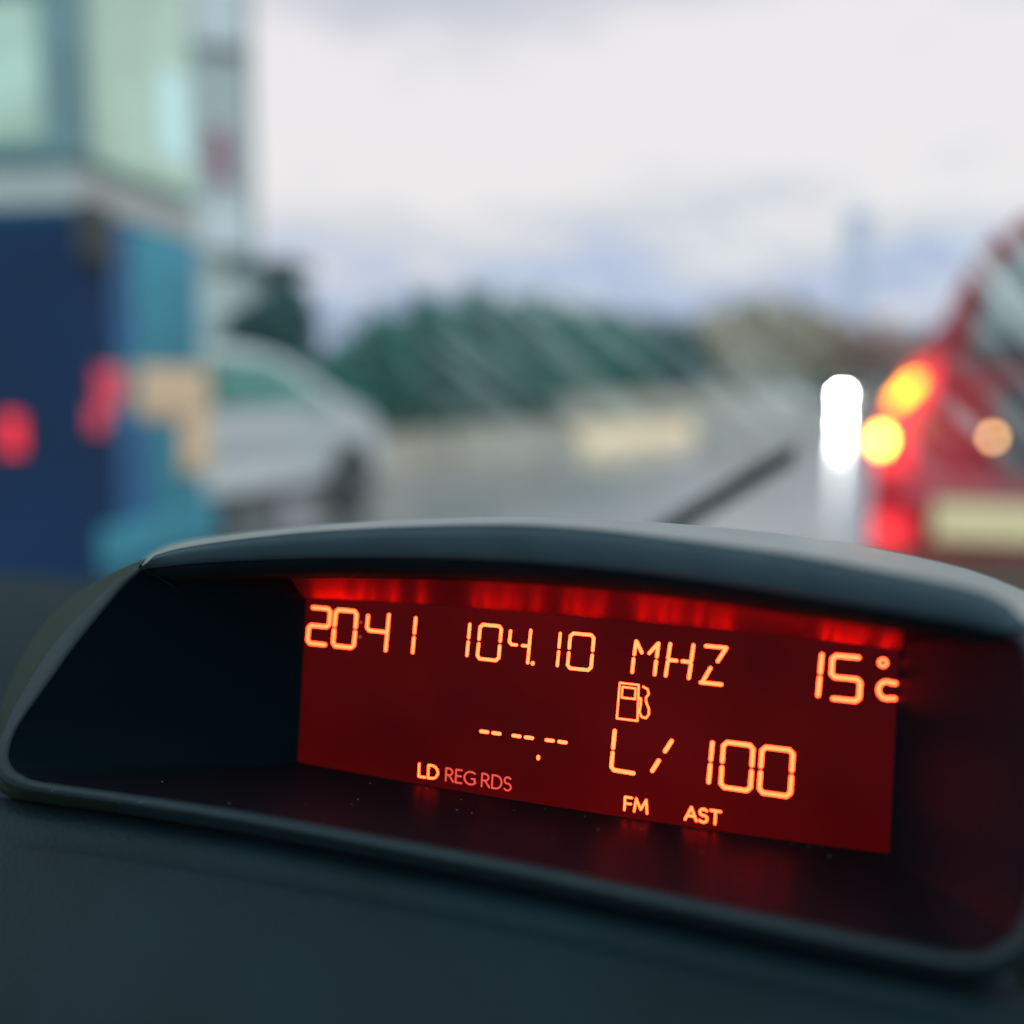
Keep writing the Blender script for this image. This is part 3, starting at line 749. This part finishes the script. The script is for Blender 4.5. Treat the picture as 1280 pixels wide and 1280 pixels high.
ring_back = bow(seg((x0, y1, zb), (x1, y1, zb), N), 1.2) + seg((x1, y1, zb), (x1, y0, zb), N)[1:] + bow(seg((x1, y0, zb), (x0, y0, zb), N), -1.25)[1:] + seg((x0, y0, zb), (x0, y1, zb), N)[1:-1]
NR = len(ring_open)
def mixring(s, lift=0.0):
    out = []
    for i, (a, b) in enumerate(zip(ring_back, ring_open)):
        p = a.lerp(b, s)
        if i < N: p = p + Vector((0, lift * math.sin(PI * i / (N - 1)) ** .4, 0))
        out.append(p)
    return out
def recess_ring(s_):
    out = mixring(s_)
    lift = {.74: .0022, .88: .0012, .97: .0004}.get(s_, 0)
    return [p + Vector((0, lift * math.sin(PI * i / (N - 1)) ** .4 if i < N else 0, 0)) for i, p in enumerate(out)]
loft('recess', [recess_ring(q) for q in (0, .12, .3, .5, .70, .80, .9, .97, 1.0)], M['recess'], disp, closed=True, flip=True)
def ceil_ring(q):
    P = mixring(q)[:N]; X = [p.x for p in P]; zq = float(np.mean([p.z for p in P]))
    us = np.linspace(-.0004 + .50 * zq, .1504 + .05 * zq, 60)  # left edge sheared to the sight line, shaping where the red reflection starts
    return [Vector((u, float(np.interp(u, X, [p.y for p in P])) - .0003, float(np.interp(u, X, [p.z for p in P])))) for u in us]
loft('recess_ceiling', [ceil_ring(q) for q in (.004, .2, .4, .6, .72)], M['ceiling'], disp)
loft('brow_lip', [off_ for off_ in ([a + Vector((0, dy, 0)) for a in mixring(q)[:N]] for q, dy in ((.70, .0), (.71, -.0012), (.85, -.0016), (.97, -.0012), (1.0, -.0002)))], M['lip'], disp)

# brow: front face, rounded edge, top that runs back
F_px = [(178, 708), (188, 697), (222, 686), (300, 674), (400, 664), (500, 658.5), (600, 655.5), (680, 657), (760, 663), (850, 674), (920, 683), (1000, 694.5), (1100, 713), (1200, 732), (1240, 744), (1268, 760), (1285, 780)]
F_ = resample([on_plane(x, y, .046) for x, y in F_px], N)
C_px = [(170, 711), (184, 696), (205, 683.5), (240, 675), (300, 667), (400, 656.5), (500, 650), (600, 646.5), (680, 646.5), (760, 649), (850, 655), (920, 661), (1000, 670), (1100, 686.5), (1200, 709), (1250, 726), (1310, 752)]
C_ = resample([on_plane(x, y, -.012) for x, y in C_px], N)
def off(ring, v): return [p + Vector(v) for p in ring]
def lerp(a, b, s): return [p.lerp(q, s) for p, q in zip(a, b)]
def sm(p, q, s, up): return [a.lerp(b, s) + Vector((0, up, 0)) for a, b in zip(p, q)]
brow = [T_, off(lerp(T_, F_, .05), (0, 0, .0008)), off(lerp(T_, F_, .25), (0, 0, .0012)), off(lerp(T_, F_, .6), (0, 0, .0012)), off(lerp(T_, F_, .85), (0, 0, .0006)), off(lerp(T_, F_, .95), (0, 0, -.0001)),
        F_, off(lerp(F_, C_, .04), (0, .0003, 0)), off(lerp(F_, C_, .25), (0, .0006, 0)), off(lerp(F_, C_, .6), (0, .0005, 0)), C_, off(C_, (0, -.0006, -.02)), off(C_, (0, -.006, -.05)), off(C_, (0, -.03, -.08))]
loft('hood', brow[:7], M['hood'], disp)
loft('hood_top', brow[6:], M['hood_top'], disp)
for e_ in (0, -1):                                              # closed flanks under the ends of the hood
    E0 = [r[e_] + Vector((0, -.0008, -.0015)) for r in brow[6:]]
    sx_ = -1 if e_ == 0 else 1
    loft('hood_flank', [E0] + [[Vector((p.x + sx_ * k * .001, p.y - dy, min(p.z, zc))) for p in E0] for k, dy, zc in ((0, .006, .030), (1, .018, .010), (2, .05, .0), (3, .10, -.006))], M['rim'], disp)

# rim: left flank, lower lip bar and right flank round the opening
def slist(lst): return [on_plane(x, y, z * mm) for x, y, z in lst]
S_l = slist([(14, 1000, 42), (-4, 985, 36), (-12, 950, 32), (-8, 905, 29), (4, 868, 28), (26, 820, 27), (60, 771, 26), (95, 741, 26), (135, 718, 28), (160, 706, 30), (184, 697, 30), (200, 690, 30)])
S_b = slist([(1310, 1190, 50), (1260, 1222, 50), (1210, 1228, 50), (1150, 1218, 50), (1000, 1187, 50), (800, 1143, 50), (640, 1109, 50), (450, 1071, 50), (300, 1043, 49), (150, 1019, 47), (70, 1009, 45), (38, 1005, 43), (14, 1000, 42)])
S_r = slist([(1285, 778, 40), (1310, 790, 40), (1330, 830, 40), (1340, 900, 40), (1345, 1000, 44), (1342, 1090, 47), (1335, 1150, 49), (1310, 1190, 50)])
SL, SB, SR = resample(S_l, N), resample(S_b, N), resample(S_r, N)
ring_S = SR[:] + SB[1:] + SL[1:]
ring_I = R_[:] + B_[1:] + L_[1:]
def rim_rings():
    out = []
    for s, o in ((0, -.0004), (.0, .0006), (.05, .0017), (.14, .0027), (.26, .0030), (.40, .0024), (.58, .0012), (.78, .0004), (1.0, -.0004)):
        out.append([a.lerp(b, s) + Vector((0, 0, o)) for a, b in zip(ring_I, ring_S)])
    c = Vector((.07, .02, 0))
    out.append([p + Vector((0, 0, -.012)) + (c - p) * .03 for p in ring_S])
    out.append([p + Vector((0, 0, -.07)) + (c - p) * .15 for p in ring_S])
    return out
RG = rim_rings(); cut = 2 * N - 8
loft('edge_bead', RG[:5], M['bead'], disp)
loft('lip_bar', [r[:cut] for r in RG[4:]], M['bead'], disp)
loft('side_trim', [r[cut - 1:] for r in RG[4:]], M['rim'], disp)

# dust specks lying in the recess and on the lip
bm = bmesh.new()
def speck(p, r):
    vs_ = bmesh.ops.create_icosphere(bm, subdivisions=1, radius=r)['verts']
    sc_ = [random.uniform(.6, 1.6) for _ in range(3)]
    for v in vs_: v.co = Vector((v.co.x * sc_[0], v.co.y * .5, v.co.z * sc_[2])) + p
fl = [recess_ring(q) for q in (.05, .3, .6, .95)]
for _ in range(46):
    i = random.randrange(2 * N + 2, 3 * N - 6); k = random.randrange(3); f = random.random()
    speck(fl[k][i].lerp(fl[k + 1][i], f), random.uniform(.00006, .00017))
for _ in range(60):
    i = random.randrange(N, 2 * N - 4); f = random.random(); k = random.randrange(2, 6)
    speck(RG[k][i].lerp(RG[k + 1][i], f), random.uniform(.00005, .00016))
tag(bm_obj('dust', bm, pbr('grey_dust', (.30, .30, .28), .9), disp), kind='stuff')

# screen and its lit characters
def lcd_mat():
    m, t, b = new_mat('lcd_backlight')
    b.inputs['Base Color'].default_value = (.004, .001, .001, 1); b.inputs['Roughness'].default_value = .25; b.inputs['Specular IOR Level'].default_value = .015
    tcn = t.nodes.new('ShaderNodeTexCoord'); n = t.nodes.new('ShaderNodeTexNoise'); n.inputs['Scale'].default_value = 16; n.inputs['Detail'].default_value = 2
    t.links.new(tcn.outputs['Object'], n.inputs['Vector'])
    r = t.nodes.new('ShaderNodeValToRGB'); t.links.new(n.outputs['Fac'], r.inputs[0]); stops(r.color_ramp, [(.3, (.040, .0007, .0014)), (.7, (.098, .0015, .0020))])
    t.links.new(r.outputs[0], b.inputs['Emission Color']); b.inputs['Emission Strength'].default_value = 1.0
    return m
scr = box('screen', (-.001, .151, -.003, .0465, -.004, 0.0), lcd_mat(), disp)
M['lit'] = emit('lit_segment', (9.0, 0.56, 0.12), 1.0)
M['dim'] = emit('dim_segment', (1.0, 0.085, 0.055), 1.0)
M['faint'] = emit('faint_segment', (0.42, 0.02, 0.03), 1.0)
CNT = [0]
def capsule(bm, p, q, w, n=7):
    w *= .92
    CNT[0] += 1
    h0, h1 = -.05, .12 + .012 * (CNT[0] % 6)
    p, q = Vector(p), Vector(q); d = q - p
    a0 = math.atan2(d.y, d.x) if d.length > 1e-6 else 0
    o = [(q.x + w / 2 * math.cos(a0 - PI / 2 + PI * k / n), q.y + w / 2 * math.sin(a0 - PI / 2 + PI * k / n)) for k in range(n + 1)]
    o += [(p.x + w / 2 * math.cos(a0 + PI / 2 + PI * k / n), p.y + w / 2 * math.sin(a0 + PI / 2 + PI * k / n)) for k in range(n + 1)]
    lo = [bm.verts.new((x * mm, y * mm, h0 * mm)) for x, y in o]; hi = [bm.verts.new((x * mm, y * mm, h1 * mm)) for x, y in o]
    bm.faces.new(hi); bm.faces.new(lo[::-1]); m = len(o)
    for i in range(m): bm.faces.new((lo[i], lo[(i + 1) % m], hi[(i + 1) % m], hi[i]))
def poly(bm, pts, w):
    for a, b in zip(pts, pts[1:]): capsule(bm, a, b, w)
SEG = {'0': 'abcdef', '1': 'bc', '2': 'abged', '4': 'fgbc', '5': 'afgcd', 'L': 'fed'}
def digit(bm, ch, x, y, w, h, st, slant=.045, split=False):
    """segment character; x, y lower left centre line; w, h of the centre lines"""
    def P(u, v): return (x + u * w + (v * h) * slant, y + v * h)
    c = .12; cy = c * w / h; g = .07
    s = SEG[ch]
    if ch == '1':
        capsule(bm, P(.5, .0), P(.5, .5 - g), st); capsule(bm, P(.5, .5 + g), P(.5, 1.0), st); return
    segs = {'a': (P(c, 1), P(1 - c, 1)), 'd': (P(c, 0), P(1 - c, 0)), 'b': (P(1, 1 - cy), P(1, .5 + g)), 'c': (P(1, .5 - g), P(1, cy)),
            'f': (P(0, 1 - cy), P(0, .5 + g)), 'e': (P(0, .5 - g), P(0, cy)), 'g': (P(c, .5), P(1 - c, .5))}
    has = set(s)
    if 'g' in has:
        for q, key in (('b', 'b'), ('c', 'c'), ('e', 'e'), ('f', 'f')): pass
    for q in s:
        a, b = segs[q]
        if q == 'g' and split:
            mid = .5; capsule(bm, P(c, .5), P(.36, .5), st); capsule(bm, P(.66, .5), P(1 - c, .5), st)
        elif q in 'bc' and ch == '4':
            pass
        else: capsule(bm, a, b, st)
    if ch == '4':
        capsule(bm, P(1, 1), P(1, .53), st); capsule(bm, P(1, .47), P(1, -.02), st)
    # corner pieces where two lit segments meet
    for k1, k2, A_, B_2 in (('a', 'b', P(1 - c, 1), P(1, 1 - cy)), ('a', 'f', P(c, 1), P(0, 1 - cy)), ('d', 'c', P(1 - c, 0), P(1, cy)), ('d', 'e', P(c, 0), P(0, cy)),
                            ('g', 'b', P(1 - c, .5), P(1, .5 + g)), ('g', 'f', P(c, .5), P(0, .5 + g)), ('g', 'c', P(1 - c, .5), P(1, .5 - g)), ('g', 'e', P(c, .5), P(0, .5 - g))):
        if k1 in has and k2 in has:
            if ch == '4' and k2 in 'bc': continue
            capsule(bm, A_, B_2, st)
def readout(name, fn, mat='lit'):
    bm = bmesh.new(); fn(bm); return bm_obj(name, bm, M[mat], scr)
ST = 1.02
def f_(bm):
    digit(bm, '2', 1.15, 31.7, 6.15, 9.5, ST); digit(bm, '0', 9.0, 31.7, 6.35, 9.5, ST)
    digit(bm, '4', 18.8, 32.1, 6.1, 9.0, .88); digit(bm, '1', 29.7, 32.1, 6.0, 8.8, .86)
readout('clock_digits', f_)
readout('clock_colon', lambda bm: [capsule(bm, (17.1, v), (17.1, v + .01), .75) for v in (34.7, 38.5)], 'faint')
def f_(bm):
    digit(bm, '1', 45.0, 32.8, 6.0, 7.8, .80); digit(bm, '0', 50.85, 32.3, 5.75, 8.5, .86)
    digit(bm, '4', 59.1, 32.7, 5.3, 7.8, .82, split=True); capsule(bm, (65.7, 32.5), (65.7, 32.55), 1.1)
    digit(bm, '1', 69.1, 32.6, 6.0, 7.8, .80); digit(bm, '0', 74.7, 32.3, 5.95, 8.4, .86)
readout('frequency_digits', f_)
def f_(bm):
    w = .86
    # M
    poly(bm, [(91.45, 40.2), (91.15, 37.1)], w); poly(bm, [(91.05, 36.0), (90.85, 32.9)], w); poly(bm, [(96.85, 40.2), (96.6, 37.1)], w); poly(bm, [(96.5, 36.0), (96.3, 32.9)], w)
    poly(bm, [(91.6, 40.1), (92.95, 37.7)], w); poly(bm, [(96.7, 40.1), (94.75, 37.7)], w)
    # H
    poly(bm, [(99.65, 40.3), (99.3, 37.0)], w); poly(bm, [(99.25, 36.1), (98.95, 32.9)], w); poly(bm, [(105.1, 40.5), (104.8, 37.0)], w); poly(bm, [(104.75, 36.1), (104.4, 32.9)], w)
    poly(bm, [(99.5, 36.6), (101.3, 36.6)], w); poly(bm, [(102.7, 36.6), (104.6, 36.6)], w)
    # Z
    poly(bm, [(108.0, 40.6), (112.7, 40.6)], w); poly(bm, [(112.6, 40.4), (110.9, 37.4)], w); poly(bm, [(109.3, 35.7), (107.7, 32.5)], w); poly(bm, [(107.2, 32.2), (112.0, 32.2)], w)
readout('unit_letters', f_)
def f_(bm):
    digit(bm, '1', 130.4, 32.1, 6.0, 8.9, 1.0); digit(bm, '5', 135.9, 31.7, 6.15, 9.4, 1.05, slant=.02)
readout('temperature_digits', f_)
def f_(bm):
    for k in range(14):
        a, b = 2 * PI * k / 14, 2 * PI * (k + 1) / 14
        capsule(bm, (146.6 + .82 * math.cos(a), 40.5 + .82 * math.sin(a)), (146.6 + .82 * math.cos(b), 40.5 + .82 * math.sin(b)), .62, 4)
    pts = [(147.7 + 1.75 * math.cos(a), 34.7 + 1.85 * math.sin(a)) for a in np.linspace(math.radians(62), math.radians(298), 14)]
    poly(bm, [(149.4, pts[0][1])] + pts + [(149.4, pts[-1][1])], 1.0)
readout('celsius_mark', f_)
def f_(bm):
    w = .46
    poly(bm, [(88.0, 30.1), (92.6, 30.1), (92.75, 21.7), (87.7, 21.7), (88.0, 30.1)], w)
    poly(bm, [(88.7, 29.2), (91.9, 29.2), (91.9, 26.7), (88.6, 26.7), (88.7, 29.2)], w)
    poly(bm, [(92.7, 27.1), (93.3, 27.0), (93.35, 25.6), (93.1, 23.8), (93.7, 22.7), (94.8, 22.6), (95.4, 23.6), (95.3, 24.9), (94.6, 26.3), (94.5, 27.3), (95.1, 28.2), (94.8, 29.3), (93.7, 29.8)], w)
readout('fuel_pump_icon', f_)
def f_(bm):
    for x in (52.9, 56.2, 61.55, 64.85, 70.25, 73.55): poly(bm, [(x, 14.45), (x + 1.75, 14.45)], .92)
    poly(bm, [(68.4, 9.75), (68.4, 10.15)], .95)
readout('dash_marks', f_)
def f_(bm):
    poly(bm, [(87.35, 18.7), (87.15, 14.7)], ST); poly(bm, [(87.1, 13.5), (86.95, 10.2)], ST); poly(bm, [(86.95, 10.2), (87.6, 9.5)], ST); poly(bm, [(87.6, 9.5), (92.4, 9.4)], ST)
    poly(bm, [(101.1, 18.0), (99.7, 15.5)], ST); poly(bm, [(98.3, 13.1), (96.9, 10.6)], ST)
    digit(bm, '1', 107.2, 9.8, 6.0, 9.0, 1.0); digit(bm, '0', 112.95, 9.1, 6.7, 10.2, ST, slant=.02); digit(bm, '0', 121.65, 9.1, 6.8, 10.2, ST, slant=.02)
readout('consumption_unit', f_)
# small lettering drawn as strokes in a plain humanist face
def arc(cx, cy, rx, ry, a0, a1, n=9): return [(cx + rx * math.cos(math.radians(a0 + (a1 - a0) * k / n)), cy + ry * math.sin(math.radians(a0 + (a1 - a0) * k / n))) for k in range(n + 1)]
GL = {'L': (.50, [[(0, 1), (0, 0), (.5, 0)]]),
      'D': (.74, [[(0, 0), (0, 1), (.28, 1)] + arc(.28, .5, .46, .5, 90, -90) + [(0, 0)]]),
      'R': (.60, [[(0, 0), (0, 1), (.25, 1)] + arc(.25, .74, .27, .26, 90, -90) + [(0, .48)], [(.24, .48), (.62, 0)]]),
      'E': (.46, [[(.46, 1), (0, 1), (0, 0), (.48, 0)], [(0, .52), (.42, .52)]]),
      'G': (.80, [arc(.52, .5, .52, .5, 50, 322) + [(.86, .12), (.86, .46), (.6, .46)]]),
      'S': (.50, [arc(.25, .75, .25, .25, 35, 250, 9) + arc(.24, .25, .28, .27, 70, -145, 9)]),
      'F': (.46, [[(.48, 1), (0, 1), (0, 0)], [(0, .52), (.42, .52)]]),
      'M': (.86, [[(0, 0), (.1, 1), (.45, .22), (.8, 1), (.9, 0)]]),
      'A': (.74, [[(0, 0), (.38, 1), (.76, 0)], [(.14, .32), (.62, .32)]]),
      'T': (.62, [[(0, 1), (.66, 1)], [(.33, 1), (.33, 0)]])}
def lettering(text, x0, x1, y0, h, st, drop=0.0):
    gap = .22
    tot = sum(GL[c][0] for c in text) + gap * (len(text) - 1)
    def fn(bm):
        x = 0; k = (x1 - x0 - st) / tot
        for c in text:
            w, ss = GL[c]
            for s in ss: poly(bm, [(x0 + st / 2 + (x + u) * k, y0 + st / 2 + v * (h - st)) for u, v in s], st)
            x += w + gap
    return fn
readout('mode_letters', lettering('LD', 36.0, 41.9, .75, 3.75, .54))
readout('region_letters', lettering('REG', 43.7, 51.9, .75, 3.6, .42), 'dim')
readout('region_letters', lettering('RDS', 53.6, 61.8, .75, 3.6, .42), 'dim')
readout('band_letters', lettering('FM', 90.4, 96.3, .3, 3.6, .56))
readout('autostore_letters', lettering('AST', 104.9, 113.4, .3, 3.5, .58))

# ------------------------------------------------------------------ dashboard below and behind the display
W2 = lambda p: DM @ p
row0 = [on_plane(x, y, z * mm) for x, y, z in [(-260, 990, 34), (-120, 985, 34), (-30, 992, 36), (14, 998, 38), (70, 1004, 41), (150, 1013, 43), (300, 1036, 45), (450, 1064, 46), (640, 1101, 46), (800, 1135, 46), (1000, 1179, 46), (1210, 1220, 46), (1400, 1255, 46), (1700, 1310, 46)]]
def shift(dy, z): return [on_plane(x, y + dy, z * mm) for x, y in [(-260, 1000), (-120, 1000), (-30, 1003), (14, 1005), (70, 1011), (150, 1021), (300, 1046), (450, 1074), (640, 1112), (800, 1146), (1000, 1190), (1210, 1232), (1400, 1268), (1700, 1325)]]
rows = [row0, shift(0, 48), shift(8, 53), shift(18, 56), shift(30, 57.5), shift(46, 59), shift(52, 60.5), shift(58, 61.5), shift(110, 66), shift(190, 73), shift(330, 82), shift(700, 96)]
rows = [resample(r, 90) for r in rows]
rows = [[W2(p) for p in r] for r in rows]
dsh = loft('fascia', rows, M['dash'])
# top of the dashboard: a broad soft shelf under the windscreen
tops = []
for y, z in ((.12, .66), (.16, .80), (.24, .89), (.34, .935), (.40, .95), (.46, 1.012), (.52, 1.030), (.62, 1.038), (.72, 1.036), (.82, 1.010), (1.0, .95)):
    tops.append([(x, y, z - .010 * max(0, (x + .1)) ** 2) for x in np.linspace(-.95, .62, 40)])
dt = empty('dashboard', (0, 0, 0), 0, 'dark teal plastic dashboard under and around the display hood', 'dashboard')
dsh.parent = dt
shelf = loft('shelf', tops, M['dash'], dt, flip=True)
